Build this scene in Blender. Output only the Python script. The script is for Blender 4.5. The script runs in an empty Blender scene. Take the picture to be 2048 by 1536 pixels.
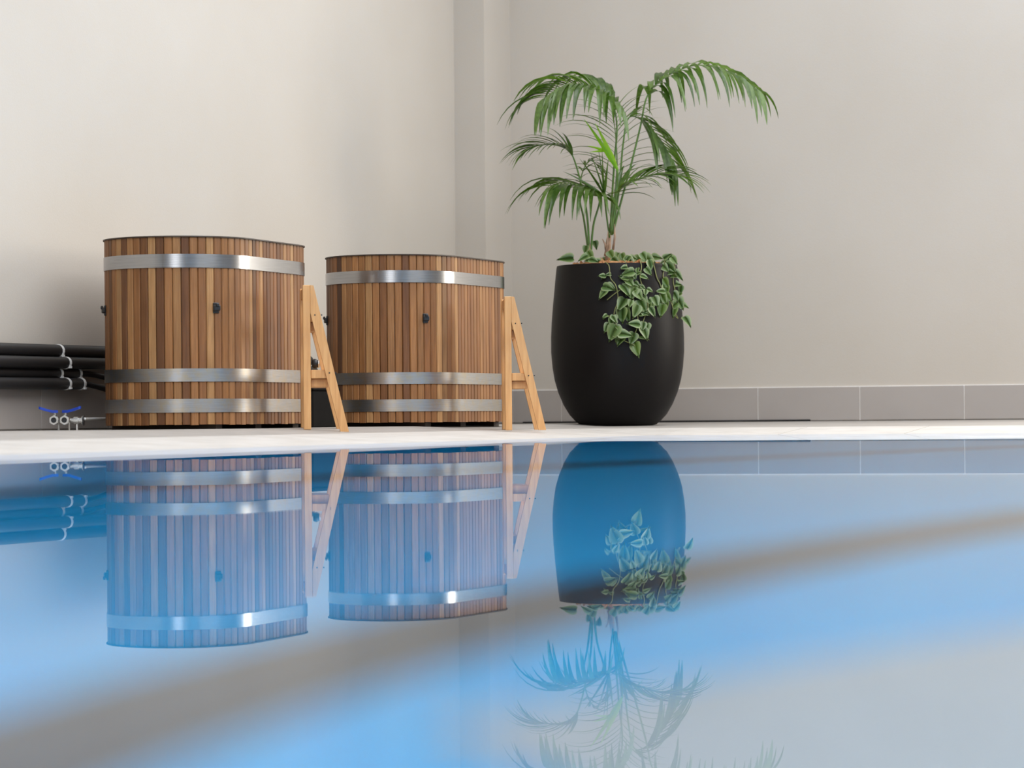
import bpy, bmesh, math, random
from mathutils import Vector, Matrix
random.seed(7)
PI = math.pi
scene = bpy.context.scene
COL = scene.collection

# ------------------------------------------------------------------ camera, light, exposure
F = 5800.0                    # focal length in pixels of the 2048 px wide frame
HOR = 835.0                   # horizon row
ROLL = 0.0087
HC = 0.0366                   # camera above the deck
WATER = -0.0535
TH = math.atan2(2076.0, F)    # room axes against the view axis
CU, SU = math.cos(TH), math.sin(TH)

def c2w(X, Y, Z=0.0):         # camera-plan metres (right, depth) -> room metres
    return Vector((X * CU - Y * SU, X * SU + Y * CU, Z))

def pix(x, y, Y):             # a photo pixel at depth Y -> room point
    xc = x - ROLL * (y - HOR); yc = y + ROLL * (x - 1024)
    return c2w((xc - 1024) / F * Y, Y, HC - (yc - HOR) / F * Y)

cam_d = bpy.data.cameras.new('camera')
cam = bpy.data.objects.new('camera', cam_d); COL.objects.link(cam)
cam_d.sensor_width = 36.0
cam_d.lens = F * 36.0 / 2048.0
cam_d.shift_y = (HOR - 768.0) / 2048.0
cam_d.clip_start = 0.05; cam_d.clip_end = 200
cam_d.dof.use_dof = True
cam_d.dof.focus_distance = 13.3
cam_d.dof.aperture_fstop = 4.0
fw = Vector((-SU, CU, 0)); rt = Vector((CU, SU, 0)); up = Vector((0, 0, 1))
r2 = rt - up * ROLL; r2.normalize(); u2 = up + rt * ROLL; u2.normalize()
M = Matrix.Identity(4)
for i in range(3):
    M[i][0] = r2[i]; M[i][1] = u2[i]; M[i][2] = -fw[i]
M[2][3] = HC
cam.matrix_world = M
scene.camera = cam

world = bpy.data.worlds.new('sky'); scene.world = world
world.use_nodes = True
world.node_tree.nodes['Background'].inputs[0].default_value = (0.80, 0.90, 1.0, 1)
world.node_tree.nodes['Background'].inputs[1].default_value = 0.5

def area(name, loc, rot, sx, sy, rad, col):
    d = bpy.data.lights.new(name, 'AREA'); d.shape = 'RECTANGLE'
    d.size = sx; d.size_y = sy; d.energy = rad * PI * sx * sy; d.color = col
    o = bpy.data.objects.new(name, d); COL.objects.link(o)
    o.location = loc; o.rotation_euler = rot
    return o
CEIL = 4.7
area('skylight_daylight', (-1.0, 10.4, CEIL + 0.25), (0, 0, 0), 7.8, 10.8, 4.1, (0.99, 0.985, 1.0))
area('added_pool_light', (1.2, 0.9, CEIL + 0.25), (0, 0, 0), 6.6, 6.4, 4.2, (0.99, 0.985, 1.0))  # added lamp, brightens the pool floor near the camera
area('front_window_daylight', (-0.2, 16.33, 2.2), (-PI / 2, 0, 0), 2.6, 3.2, 14.5, (1.0, 0.93, 0.82))
area('high_window_daylight', (9.12, 4.0, 3.2), (0, PI / 2, 0), 1.8, 10.0, 2.0, (1.0, 0.97, 0.93))
area('rear_window_daylight', (1.4, -9.12, 2.2), (PI / 2, 0, 0), 4.4, 3.2, 4.5, (0.97, 0.98, 1.0))

vs = scene.view_settings
vs.view_transform = 'Standard'; vs.look = 'None'; vs.gamma = 1.0; vs.use_curve_mapping = False
vs.exposure = -0.12
scene.cycles.use_denoising = True
scene.cycles.max_bounces = 10
scene.cycles.diffuse_bounces = 7
scene.cycles.transmission_bounces = 8
scene.cycles.caustics_refractive = True
scene.cycles.caustics_reflective = False
scene.cycles.sample_clamp_indirect = 6.0

# ------------------------------------------------------------------ materials
def new_mat(name):
    m = bpy.data.materials.new(name); m.use_nodes = True
    nt = m.node_tree
    return m, nt, nt.nodes['Principled BSDF']
def nd(nt, t, **kw):
    n = nt.nodes.new(t)
    for k, v in kw.items(): setattr(n, k, v)
    return n
def lk(nt, a, b): nt.links.new(a, b)
def ramp(nt, stops):
    r = nd(nt, 'ShaderNodeValToRGB'); e = r.color_ramp.elements
    while len(e) < len(stops): e.new(0.5)
    for i, (p, c) in enumerate(stops):
        e[i].position = p; e[i].color = (c[0], c[1], c[2], 1)
    return r
def noise(nt, vec, scale, detail=4, rough=0.5):
    n = nd(nt, 'ShaderNodeTexNoise'); n.inputs['Scale'].default_value = scale
    n.inputs['Detail'].default_value = detail; n.inputs['Roughness'].default_value = rough
    if vec is not None: lk(nt, vec, n.inputs['Vector'])
    return n
def mapping(nt, src, sc):
    t = nd(nt, 'ShaderNodeTexCoord'); m = nd(nt, 'ShaderNodeMapping')
    m.inputs['Scale'].default_value = sc
    lk(nt, t.outputs[src], m.inputs['Vector'])
    return m.outputs['Vector']
def bump(nt, b, h, strength, dist):
    n = nd(nt, 'ShaderNodeBump'); n.inputs['Strength'].default_value = strength
    n.inputs['Distance'].default_value = dist
    lk(nt, h, n.inputs['Height']); lk(nt, n.outputs['Normal'], b.inputs['Normal'])
def mixc(nt, mode, fac, a, b):
    n = nd(nt, 'ShaderNodeMix', data_type='RGBA', blend_type=mode)
    for s, v in ((0, fac), (6, a), (7, b)):
        if hasattr(v, 'links'): lk(nt, v, n.inputs[s])
        else: n.inputs[s].default_value = v if s == 0 else (v[0], v[1], v[2], 1)
    return n.outputs[2]

def plain(name, col, rough=0.5, metal=0.0, var=0.0, scale=20, bmp=0.0, coord='Object', spec=0.5):
    m, nt, b = new_mat(name)
    b.inputs['Roughness'].default_value = rough; b.inputs['Metallic'].default_value = metal
    b.inputs['Specular IOR Level'].default_value = spec
    v = mapping(nt, coord, (1, 1, 1))
    n = noise(nt, v, scale)
    r = ramp(nt, [(0.3, [c * (1 - var) for c in col]), (0.7, [min(1, c * (1 + var)) for c in col])])
    lk(nt, n.outputs['Fac'], r.inputs['Fac']); lk(nt, r.outputs['Color'], b.inputs['Base Color'])
    if bmp: bump(nt, b, n.outputs['Fac'], bmp, 0.002)
    return m

def mat_plaster():
    m, nt, b = new_mat('painted_plaster')
    v = mapping(nt, 'Object', (1, 1, 1))
    n1 = noise(nt, v, 1.3, 5); n2 = noise(nt, v, 120, 3, 0.7)
    r = ramp(nt, [(0.3, (0.482, 0.438, 0.380)), (0.7, (0.506, 0.465, 0.410))])
    lk(nt, n1.outputs['Fac'], r.inputs['Fac']); lk(nt, r.outputs['Color'], b.inputs['Base Color'])
    b.inputs['Roughness'].default_value = 0.62
    b.inputs['Specular IOR Level'].default_value = 0.3
    bump(nt, b, n2.outputs['Fac'], 0.35, 0.0015)
    return m
def mat_stave():
    m, nt, b = new_mat('cedar_stave')
    oi = nd(nt, 'ShaderNodeObjectInfo')
    tc = nd(nt, 'ShaderNodeTexCoord')
    add = nd(nt, 'ShaderNodeVectorMath', operation='ADD')
    sc = nd(nt, 'ShaderNodeVectorMath', operation='SCALE'); sc.inputs['Scale'].default_value = 37.0
    cmb = nd(nt, 'ShaderNodeCombineXYZ')
    for k in range(3): lk(nt, oi.outputs['Random'], cmb.inputs[k])
    lk(nt, cmb.outputs[0], sc.inputs[0]); lk(nt, tc.outputs['Object'], add.inputs[0]); lk(nt, sc.outputs[0], add.inputs[1])
    mp = nd(nt, 'ShaderNodeMapping'); mp.inputs['Scale'].default_value = (55, 55, 2.2)
    lk(nt, add.outputs[0], mp.inputs['Vector'])
    n1 = noise(nt, mp.outputs['Vector'], 3.0, 6, 0.6)
    mp2 = nd(nt, 'ShaderNodeMapping'); mp2.inputs['Scale'].default_value = (6, 6, 1.5)
    lk(nt, add.outputs[0], mp2.inputs['Vector'])
    n2 = noise(nt, mp2.outputs['Vector'], 2.0, 3)
    r1 = ramp(nt, [(0.25, (0.62, 0.55, 0.50)), (0.75, (1.12, 1.08, 1.05))])
    lk(nt, n1.outputs['Fac'], r1.inputs['Fac'])
    r2_ = ramp(nt, [(0.3, (0.78, 0.74, 0.70)), (0.7, (1.1, 1.08, 1.05))])
    lk(nt, n2.outputs['Fac'], r2_.inputs['Fac'])
    c = mixc(nt, 'MULTIPLY', 1.0, oi.outputs['Color'], r1.outputs['Color'])
    c = mixc(nt, 'MULTIPLY', 1.0, c, r2_.outputs['Color'])
    lk(nt, c, b.inputs['Base Color'])
    b.inputs['Roughness'].default_value = 0.55
    b.inputs['Specular IOR Level'].default_value = 0.35
    bump(nt, b, n1.outputs['Fac'], 0.25, 0.001)
    return m
def mat_pine():
    m, nt, b = new_mat('honey_pine')
    v = mapping(nt, 'Object', (28, 28, 1.6))
    n1 = noise(nt, v, 2.6, 6, 0.6)
    r = ramp(nt, [(0.25, (0.50, 0.24, 0.085)), (0.55, (0.64, 0.345, 0.135)), (0.8, (0.72, 0.42, 0.18))])
    lk(nt, n1.outputs['Fac'], r.inputs['Fac']); lk(nt, r.outputs['Color'], b.inputs['Base Color'])
    b.inputs['Roughness'].default_value = 0.5
    bump(nt, b, n1.outputs['Fac'], 0.15, 0.001)
    return m
def mat_steel(name, stain):
    m, nt, b = new_mat(name)
    v = mapping(nt, 'Object', (1, 1, 60)); n1 = noise(nt, v, 9, 4)
    v2 = mapping(nt, 'Object', (1, 1, 1)); n2 = noise(nt, v2, 26, 6, 0.7)
    r = ramp(nt, [(0.3, (0.34, 0.34, 0.345)), (0.7, (0.45, 0.45, 0.455))])
    lk(nt, n1.outputs['Fac'], r.inputs['Fac'])
    st = ramp(nt, [(0.42, (0, 0, 0)), (0.66, (1, 1, 1))]); lk(nt, n2.outputs['Fac'], st.inputs['Fac'])
    mm = nd(nt, 'ShaderNodeMath', operation='MULTIPLY'); mm.inputs[1].default_value = stain
    lk(nt, st.outputs['Color'], mm.inputs[0])
    c = mixc(nt, 'MIX', mm.outputs[0], r.outputs['Color'], (0.46, 0.38, 0.26))
    lk(nt, c, b.inputs['Base Color'])
    b.inputs['Metallic'].default_value = 1.0
    b.inputs['Roughness'].default_value = 0.24 + 0.14 * stain
    bump(nt, b, n1.outputs['Fac'], 0.05, 0.0005)
    return m
def mat_leaf(name, c0, c1, rough=0.38, trans=0.3, edge=None):
    m, nt, b = new_mat(name)
    oi = nd(nt, 'ShaderNodeObjectInfo')
    v = mapping(nt, 'Object', (1, 1, 1)); n = noise(nt, v, 45, 3)
    ad = nd(nt, 'ShaderNodeMath', operation='ADD'); ad.use_clamp = True
    sb = nd(nt, 'ShaderNodeMath', operation='MULTIPLY_ADD')
    sb.inputs[1].default_value = 0.7; sb.inputs[2].default_value = -0.35
    lk(nt, oi.outputs['Random'], sb.inputs[0]); lk(nt, sb.outputs[0], ad.inputs[0]); lk(nt, n.outputs['Fac'], ad.inputs[1])
    r = ramp(nt, [(0.15, c0), (0.85, c1)]); lk(nt, ad.outputs[0], r.inputs['Fac'])
    col = r.outputs['Color']
    if edge:
        at = nd(nt, 'ShaderNodeAttribute', attribute_name='rim')
        col = mixc(nt, 'MIX', at.outputs['Fac'], col, edge)
    lk(nt, col, b.inputs['Base Color'])
    b.inputs['Roughness'].default_value = rough
    tr = nd(nt, 'ShaderNodeBsdfTranslucent')
    br = mixc(nt, 'MULTIPLY', 1.0, col, (1.7, 2.0, 0.6)); lk(nt, br, tr.inputs['Color'])
    mx = nd(nt, 'ShaderNodeMixShader'); mx.inputs[0].default_value = trans
    lk(nt, b.outputs[0], mx.inputs[1]); lk(nt, tr.outputs[0], mx.inputs[2])
    lk(nt, mx.outputs[0], nt.nodes['Material Output'].inputs['Surface'])
    return m
def mat_water():
    m, nt, b = new_mat('pool_water'); nt.nodes.remove(b)
    rf = nd(nt, 'ShaderNodeBsdfRefraction'); rf.inputs['IOR'].default_value = 1.333
    rf.inputs['Roughness'].default_value = 0.0; rf.inputs['Color'].default_value = (0.96, 0.99, 1.0, 1)
    gl = nd(nt, 'ShaderNodeBsdfGlossy'); gl.inputs['Roughness'].default_value = 0.0
    gl.inputs['Color'].default_value = (0.92, 0.96, 1.0, 1)
    fr = nd(nt, 'ShaderNodeFresnel'); fr.inputs['IOR'].default_value = 1.333
    mx = nd(nt, 'ShaderNodeMixShader')
    fm = nd(nt, 'ShaderNodeMath', operation='POWER'); fm.inputs[1].default_value = 1.75
    lk(nt, fr.outputs[0], fm.inputs[0]); lk(nt, fm.outputs[0], mx.inputs[0]); lk(nt, rf.outputs[0], mx.inputs[1]); lk(nt, gl.outputs[0], mx.inputs[2])
    lk(nt, mx.outputs[0], nt.nodes['Material Output'].inputs['Surface'])
    v = mapping(nt, 'Object', (1, 1, 1)); n = noise(nt, v, 0.9, 1)
    bp = nd(nt, 'ShaderNodeBump'); bp.inputs['Strength'].default_value = 1.0; bp.inputs['Distance'].default_value = 0.00035
    lk(nt, n.outputs['Fac'], bp.inputs['Height'])
    for q in (rf, gl): lk(nt, bp.outputs['Normal'], q.inputs['Normal'])
    return m
def mat_mosaic(name, ca, cb, grout, size):
    m, nt, b = new_mat(name)
    v = mapping(nt, 'Object', (1, 1, 1))
    br = nd(nt, 'ShaderNodeTexBrick'); br.offset = 0.0
    lk(nt, v, br.inputs['Vector'])
    br.inputs['Color1'].default_value = (*ca, 1); br.inputs['Color2'].default_value = (*cb, 1)
    br.inputs['Mortar'].default_value = (*grout, 1); br.inputs['Scale'].default_value = 1.0
    br.inputs['Brick Width'].default_value = size; br.inputs['Row Height'].default_value = size
    br.inputs['Mortar Size'].default_value = size * 0.035
    lk(nt, br.outputs['Color'], b.inputs['Base Color']); b.inputs['Roughness'].default_value = 0.35
    return m
def mat_stone(name, ca, cb, rough):
    m, nt, b = new_mat(name)
    v = mapping(nt, 'Object', (3, 3, 3)); n1 = noise(nt, v, 2.0, 6, 0.65)
    n2 = noise(nt, v, 60, 3)
    r = ramp(nt, [(0.3, ca), (0.7, cb)]); lk(nt, n1.outputs['Fac'], r.inputs['Fac'])
    lk(nt, r.outputs['Color'], b.inputs['Base Color']); b.inputs['Roughness'].default_value = rough
    bump(nt, b, n2.outputs['Fac'], 0.1, 0.001)
    return m

MT = {
    'plaster': mat_plaster(), 'stave': mat_stave(), 'pine': mat_pine(),
    'steel': mat_steel('brushed_steel', 0.06), 'steel_stained': mat_steel('stained_steel', 0.8),
    'dark_rim': plain('dark_oiled_rim', (0.05, 0.032, 0.02), 0.6, var=0.2),
    'liner': plain('grey_liner', (0.35, 0.35, 0.36), 0.4, var=0.05),
    'black': plain('black_plastic', (0.012, 0.012, 0.013), 0.42, var=0.1),
    'rubber': plain('black_rubber_foam', (0.006, 0.0055, 0.006), 0.55, var=0.15, scale=60, bmp=0.1),
    'pot': plain('black_fibreclay', (0.0035, 0.0025, 0.0025), 0.46, var=0.12, scale=9, bmp=0.05, spec=0.2),
    'tie': plain('white_nylon', (0.80, 0.80, 0.78), 0.4, var=0.03),
    'blue': plain('blue_vinyl', (0.012, 0.055, 0.42), 0.4, var=0.1),
    'chrome': plain('nickel', (0.62, 0.61, 0.58), 0.25, 1.0, var=0.06),
    'pvc': plain('grey_white_pipe', (0.62, 0.62, 0.60), 0.4, var=0.04),
    'tile': plain('taupe_tile', (0.36, 0.327, 0.302), 0.38, var=0.035, scale=3),
    'grout': plain('pale_grout', (0.70, 0.675, 0.64), 0.8, var=0.05),
    'floor': mat_stone('grey_floor_stone', (0.26, 0.243, 0.225), (0.33, 0.308, 0.286), 0.5),
    'coping': mat_stone('cream_coping_stone', (0.40, 0.378, 0.35), (0.50, 0.48, 0.455), 0.55),
    'mosaic': mat_mosaic('blue_mosaic', (0.0, 0.45, 0.985), (0.001, 0.50, 0.99), (0.004, 0.52, 0.97), 0.05),
    'lane': mat_mosaic('charcoal_mosaic', (0.012, 0.012, 0.018), (0.02, 0.02, 0.026), (0.03, 0.03, 0.04), 0.05),
    'pale_strip': mat_mosaic('pale_mosaic', (0.44, 0.51, 0.56), (0.50, 0.57, 0.62), (0.45, 0.5, 0.55), 0.05),
    'water': mat_water(),
    'dark_box': plain('matte_dark_filler', (0.010, 0.009, 0.008), 0.85, var=0.1, spec=0.08),
    'ceiling': plain('ceiling_white', (0.75, 0.74, 0.72), 0.8, var=0.02),
    'frame': plain('window_aluminium', (0.30, 0.30, 0.31), 0.4, 0.0, var=0.03),
    'palm': mat_leaf('palm_leaf', (0.032, 0.070, 0.010), (0.105, 0.175, 0.042), 0.27, 0.28),
    'palm_young': mat_leaf('young_palm_leaf', (0.19, 0.40, 0.015), (0.33, 0.55, 0.03), 0.36, 0.35),
    'petiole': plain('palm_petiole', (0.10, 0.19, 0.035), 0.42, var=0.25, scale=14),
    'sheath': plain('dry_palm_sheath', (0.36, 0.23, 0.15), 0.8, var=0.35, scale=30, bmp=0.5),
    'vine': mat_leaf('vine_leaf', (0.038, 0.085, 0.018), (0.115, 0.19, 0.055), 0.34, 0.2, (0.24, 0.30, 0.14)),
    'vine_stem': plain('vine_stem', (0.20, 0.21, 0.07), 0.5, var=0.25),
    'bark': plain('orange_bark', (0.40, 0.20, 0.085), 0.85, var=0.45, scale=38, bmp=0.8),
}

# ------------------------------------------------------------------ mesh helpers
def mesh_obj(name, verts, faces, mat, parent=None, smooth=False, origin=None, up_normal=False):
    """verts in room metres (or parent-local if origin is None and parent is given with local verts)"""
    me = bpy.data.meshes.new(name)
    if origin is not None: verts = [Vector(v) - Vector(origin) for v in verts]
    me.from_pydata([tuple(v) for v in verts], [], faces)
    bm = bmesh.new(); bm.from_mesh(me)
    bmesh.ops.recalc_face_normals(bm, faces=bm.faces[:])
    if up_normal:
        for f in bm.faces:
            f.normal_update()
            if f.normal.z < 0: f.normal_flip()
    bm.to_mesh(me); bm.free()
    me.materials.append(mat)
    if smooth: me.polygons.foreach_set('use_smooth', [True] * len(me.polygons))
    o = bpy.data.objects.new(name, me); COL.objects.link(o)
    if parent is not None: o.parent = parent
    return o
def bm_obj(name, bm, mat, parent=None, smooth=False, loc=None):
    me = bpy.data.meshes.new(name)
    bmesh.ops.recalc_face_normals(bm, faces=bm.faces[:])
    bm.to_mesh(me); bm.free(); me.materials.append(mat)
    if smooth: me.polygons.foreach_set('use_smooth', [True] * len(me.polygons))
    o = bpy.data.objects.new(name, me); COL.objects.link(o)
    if parent is not None: o.parent = parent
    if loc is not None: o.location = loc
    return o
def add_box(bm, lo, hi, bev=0.0, mat4=None):
    r = bmesh.ops.create_cube(bm, size=1.0); vs_ = r['verts']
    for v in vs_:
        v.co = Vector([lo[i] + (v.co[i] + 0.5) * (hi[i] - lo[i]) for i in range(3)])
    if bev:
        es = list({e for v in vs_ for e in v.link_edges})
        g = bmesh.ops.bevel(bm, geom=es, offset=bev, segments=1, affect='EDGES', clamp_overlap=True)
        vs_ = list({v for f in g['faces'] for v in f.verts} | {v for v in vs_ if v.is_valid})
    if mat4 is not None:
        bmesh.ops.transform(bm, matrix=mat4, verts=vs_)
    return vs_
def box_obj(name, lo, hi, mat, parent=None, bev=0.0):
    bm = bmesh.new(); add_box(bm, lo, hi, bev)
    return bm_obj(name, bm, mat, parent)
def prism(bm, poly, z0, z1):
    a = [bm.verts.new((p[0], p[1], z0)) for p in poly]; b = [bm.verts.new((p[0], p[1], z1)) for p in poly]
    n = len(poly)
    bm.faces.new(a[::-1]); bm.faces.new(b)
    for i in range(n): bm.faces.new((a[i], a[(i + 1) % n], b[(i + 1) % n], b[i]))
def tube_data(pts, rad, n=8):
    pts = [Vector(p) for p in pts]; V = []; Fc = []
    m = len(pts)
    ref = None
    for i, p in enumerate(pts):
        t = (pts[min(i + 1, m - 1)] - pts[max(i - 1, 0)])
        t = t.normalized() if t.length > 1e-9 else Vector((0, 0, 1))
        if ref is None:
            ref = Vector((0, 0, 1)) if abs(t.z) < 0.9 else Vector((1, 0, 0))
        a = (ref - t * ref.dot(t)).normalized(); b = t.cross(a); ref = a
        r = rad[i] if isinstance(rad, (list, tuple)) else rad
        for k in range(n):
            an = 2 * PI * k / n
            V.append(p + a * math.cos(an) * r + b * math.sin(an) * r)
    for i in range(m - 1):
        for k in range(n):
            Fc.append((i * n + k, i * n + (k + 1) % n, (i + 1) * n + (k + 1) % n, (i + 1) * n + k))
    Fc.append(tuple(range(n))[::-1]); Fc.append(tuple(range((m - 1) * n, m * n)))
    return V, Fc
def lathe_data(prof, n=48):
    V = []; Fc = []
    for (r, z) in prof:
        for k in range(n):
            a = 2 * PI * k / n; V.append((r * math.cos(a), r * math.sin(a), z))
    for i in range(len(prof) - 1):
        for k in range(n):
            Fc.append((i * n + k, i * n + (k + 1) % n, (i + 1) * n + (k + 1) % n, (i + 1) * n + k))
    return V, Fc
def spline(pts, n=10):
    pts = [Vector(p) for p in pts]; out = []
    P = [pts[0] * 2 - pts[1]] + pts + [pts[-1] * 2 - pts[-2]]
    for i in range(1, len(P) - 2):
        for k in range(n):
            t = k / n; a, b, c, d = P[i - 1], P[i], P[i + 1], P[i + 2]
            out.append(0.5 * ((2 * b) + (c - a) * t + (2 * a - 5 * b + 4 * c - d) * t * t + (-a + 3 * b - 3 * c + d) * t ** 3))
    out.append(pts[-1]); return out
def tag(o, label=None, cat=None, group=None, kind=None):
    if label: o['label'] = label
    if cat: o['category'] = cat
    if group: o['group'] = group
    if kind: o['kind'] = kind
    return o
def empty(name, loc, rz=0.0):
    o = bpy.data.objects.new(name, None); COL.objects.link(o)
    o.location = loc; o.rotation_euler = (0, 0, rz); o.empty_display_size = 0.1
    return o

# ------------------------------------------------------------------ the room
WL, WF = -6.005, 16.28            # left wall face, front wall face
WR, WB = 9.0, -9.0                # right and rear walls
def struct(o, label=None, cat=None): return tag(o, label, cat, kind='structure')
struct(box_obj('wall_left', (WL - 0.2, WB - 0.2, -0.2), (WL, WF + 0.2, CEIL + 0.4), MT['plaster']),
       'smooth beige plaster wall behind the two wooden tubs', 'wall')
pil = struct(box_obj('wall_pilaster', (WL, 15.83, 0.0), (-5.819, WF, CEIL), MT['plaster']),
       'narrow plastered pilaster in the corner between the two walls', 'pilaster')

def wall_with_hole(name, axis, pos, thick, a0, a1, h0, h1, z0, z1, label):
    bm = bmesh.new()
    def b(lo_a, hi_a, lo_z, hi_z):
        if axis == 'x': add_box(bm, (pos, lo_a, lo_z), (pos + thick, hi_a, hi_z))
        else: add_box(bm, (lo_a, pos, lo_z), (hi_a, pos + thick, hi_z))
    b(a0, h0, -0.2, CEIL + 0.4); b(h1, a1, -0.2, CEIL + 0.4); b(h0, h1, -0.2, z0); b(h0, h1, z1, CEIL + 0.4)
    return struct(bm_obj(name, bm, MT['plaster']), label, 'wall')
wall_with_hole('wall_front', 'y', WF, 0.12, WL, WR, -1.55, 1.15, 0.55, 3.85, 'greyish beige plaster wall behind the potted palm')
wall_with_hole('wall_right', 'x', WR, 0.1, WB, WF, -1.1, 9.1, 2.25, 4.15, 'plaster wall with a long row of high windows')
wall_with_hole('wall_rear', 'y', WB - 0.1, 0.1, WL, WR, -0.85, 3.65, 0.55, 3.85, 'rear plaster wall with a wide window')
def window_frame(name, axis, pos, a0, a1, z0, z1, n, label):
    bm = bmesh.new(); w = 0.05
    def b(la, ha, lz, hz):
        if axis == 'x': add_box(bm, (pos, la, lz), (pos + 0.06, ha, hz))
        else: add_box(bm, (la, pos, lz), (ha, pos + 0.06, hz))
    b(a0, a1, z0, z0 + w); b(a0, a1, z1 - w, z1)
    for i in range(n + 1):
        c = a0 + (a1 - a0) * i / n; b(max(a0, c - w / 2), min(a1, c + w / 2), z0 + w, z1 - w)
    return struct(bm_obj(name, bm, MT['frame']), label, 'window')
window_frame('window_1', 'x', WR + 0.02, -1.1, 9.1, 2.25, 4.15, 6, 'long grey framed high window in the right wall')
window_frame('window_2', 'y', WB - 0.08, -0.85, 3.65, 0.55, 3.85, 3, 'wide grey framed window in the rear wall')
window_frame('window_4', 'y', WF + 0.01, -1.55, 1.15, 0.55, 3.85, 2, 'tall grey framed window in the wall right of the planter')
bm = bmesh.new()
sx0, sx1, sy0, sy1 = -4.95, 2.95, 4.95, 15.85
qx0, qx1, qy0, qy1 = -2.15, 4.55, -2.35, 4.15  # second opening, added for the lamp that brightens the pool
add_box(bm, (WL, WB, CEIL), (WR, qy0, CEIL + 0.15)); add_box(bm, (WL, sy1, CEIL), (WR, WF, CEIL + 0.15))
add_box(bm, (WL, sy0, CEIL), (sx0, sy1, CEIL + 0.15)); add_box(bm, (sx1, sy0, CEIL), (WR, sy1, CEIL + 0.15))
add_box(bm, (WL, qy0, CEIL), (qx0, qy1, CEIL + 0.15)); add_box(bm, (qx1, qy0, CEIL), (WR, qy1, CEIL + 0.15))
add_box(bm, (WL, qy1, CEIL), (WR, sy0, CEIL + 0.15))
struct(bm_obj('ceiling', bm, MT['ceiling']), 'white ceiling with a large skylight opening and a second one added to brighten the pool', 'ceiling')
bm = bmesh.new()
for i in range(1, 5):
    y = sy0 + (sy1 - sy0) * i / 5; add_box(bm, (sx0, y - 0.05, CEIL + 0.02), (sx1, y + 0.05, CEIL + 0.12))
for i in range(1, 3):
    y = qy0 + (qy1 - qy0) * i / 3; add_box(bm, (qx0, y - 0.05, CEIL + 0.02), (qx1, y + 0.05, CEIL + 0.12))
struct(bm_obj('window_3', bm, MT['frame']), 'glazing bars of the skylight and of the added opening above the pool', 'window')

# deck: falls very gently towards the pool
EX, EY = -4.62, 13.80            # inner line of the coping
ZC = -0.022
def zfloor(x, y):
    sx = min(1.0, max(0.0, (x + 4.95) / 0.33)); sy = min(1.0, max(0.0, (16.2 - y) / 2.4))
    return ZC * min(sx, sy)
xs = [WL, -5.5, -5.0] + [-4.95 + 0.0825 * i for i in range(5)]
def grid_obj(name, xs, ys, mat, parent=None):
    V = []; Fc = []
    for y in ys:
        for x in xs: V.append((x, y, zfloor(x, y)))
    nx = len(xs)
    for j in range(len(ys) - 1):
        for i in range(nx - 1): Fc.append((j * nx + i, j * nx + i + 1, (j + 1) * nx + i + 1, (j + 1) * nx + i))
    return V, Fc
ysA = [WB, 0, 5, 9, 10, 11, 12, 13, 13.8, 14.2, 14.6, 15.0, 15.4, 15.8, 16.0, 16.2, WF]
V1, F1 = grid_obj('', xs, ysA, None)
ysB = [13.8, 14.2, 14.6, 15.0, 15.4, 15.8, 16.0, 16.2, WF]
V2, F2 = grid_obj('', [EX, -3, 0, 4, WR], ysB, None)
off = len(V1)
V3 = [(6.0, WB, 0.0), (WR, WB, 0.0), (WR, EY, 0.0), (6.0, EY, 0.0), (EX, WB, 0), (6.0, WB, 0), (6.0, -6.0, 0), (EX, -6.0, 0)]
o3 = off + len(V2)
fl = mesh_obj('floor', V1 + V2 + V3, F1 + [tuple(i + off for i in f) for f in F2] + [(o3, o3 + 1, o3 + 2, o3 + 3), (o3 + 4, o3 + 5, o3 + 6, o3 + 7)], MT['floor'])
for p in fl.data.polygons: pass
struct(fl, 'pale grey stone deck running along the walls', 'floor')

# coping slabs (each its own piece), sloping down into the water
CW = 0.61
def zcop(m): return ZC - 0.0315 * m / 0.58
cop = struct(mesh_obj('pool_coping', [(EX, -6, ZC - 0.006), (EX + CW, -6, zcop(CW) - 0.006), (EX + CW, EY - CW, zcop(CW) - 0.006),
     (EX, EY, ZC - 0.006), (6.0, EY, ZC - 0.006), (6.0, EY - CW, zcop(CW) - 0.006)],
     [(0, 1, 2, 3), (3, 2, 5, 4)], MT['grout']), 'pale stone coping sloping down into the pool water', 'coping')
def slab(poly):
    """poly: list of (x, y, m)"""
    V = [(x, y, zcop(m)) for x, y, m in poly] + [(x, y, zcop(m) - 0.03) for x, y, m in poly]
    n = len(poly)
    Fc = [tuple(range(n)), tuple(range(2 * n - 1, n - 1, -1))] + [(i, (i + 1) % n, n + (i + 1) % n, n + i) for i in range(n)]
    mesh_obj('coping_slab', V, Fc, MT['coping'], cop)
g = 0.0025
y = EY - CW
first = True
ends = [EY - CW - 0.6 * i for i in range(0, 33)]
slab([(EX, ends[0] + g, 0), (EX + CW, ends[0] + g, CW), (EX + g, EY - 3 * g, 0.0)])
for a, b in zip(ends[1:], ends[:-1]):
    if a < -6: break
    slab([(EX, a + g, 0), (EX + CW, a + g, CW), (EX + CW, b - g, CW), (EX, b - g, 0)])
slab([(EX + 3 * g, EY, 0), (EX + CW, EY - CW + g, CW), (EX + CW, EY, 0)])
x = EX + CW
while x < 5.9:
    x1 = min(6.0, x + 0.6)
    slab([(x + g, EY, 0), (x + g, EY - CW, CW), (x1 - g, EY - CW, CW), (x1 - g, EY, 0)]); x = x1

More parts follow.
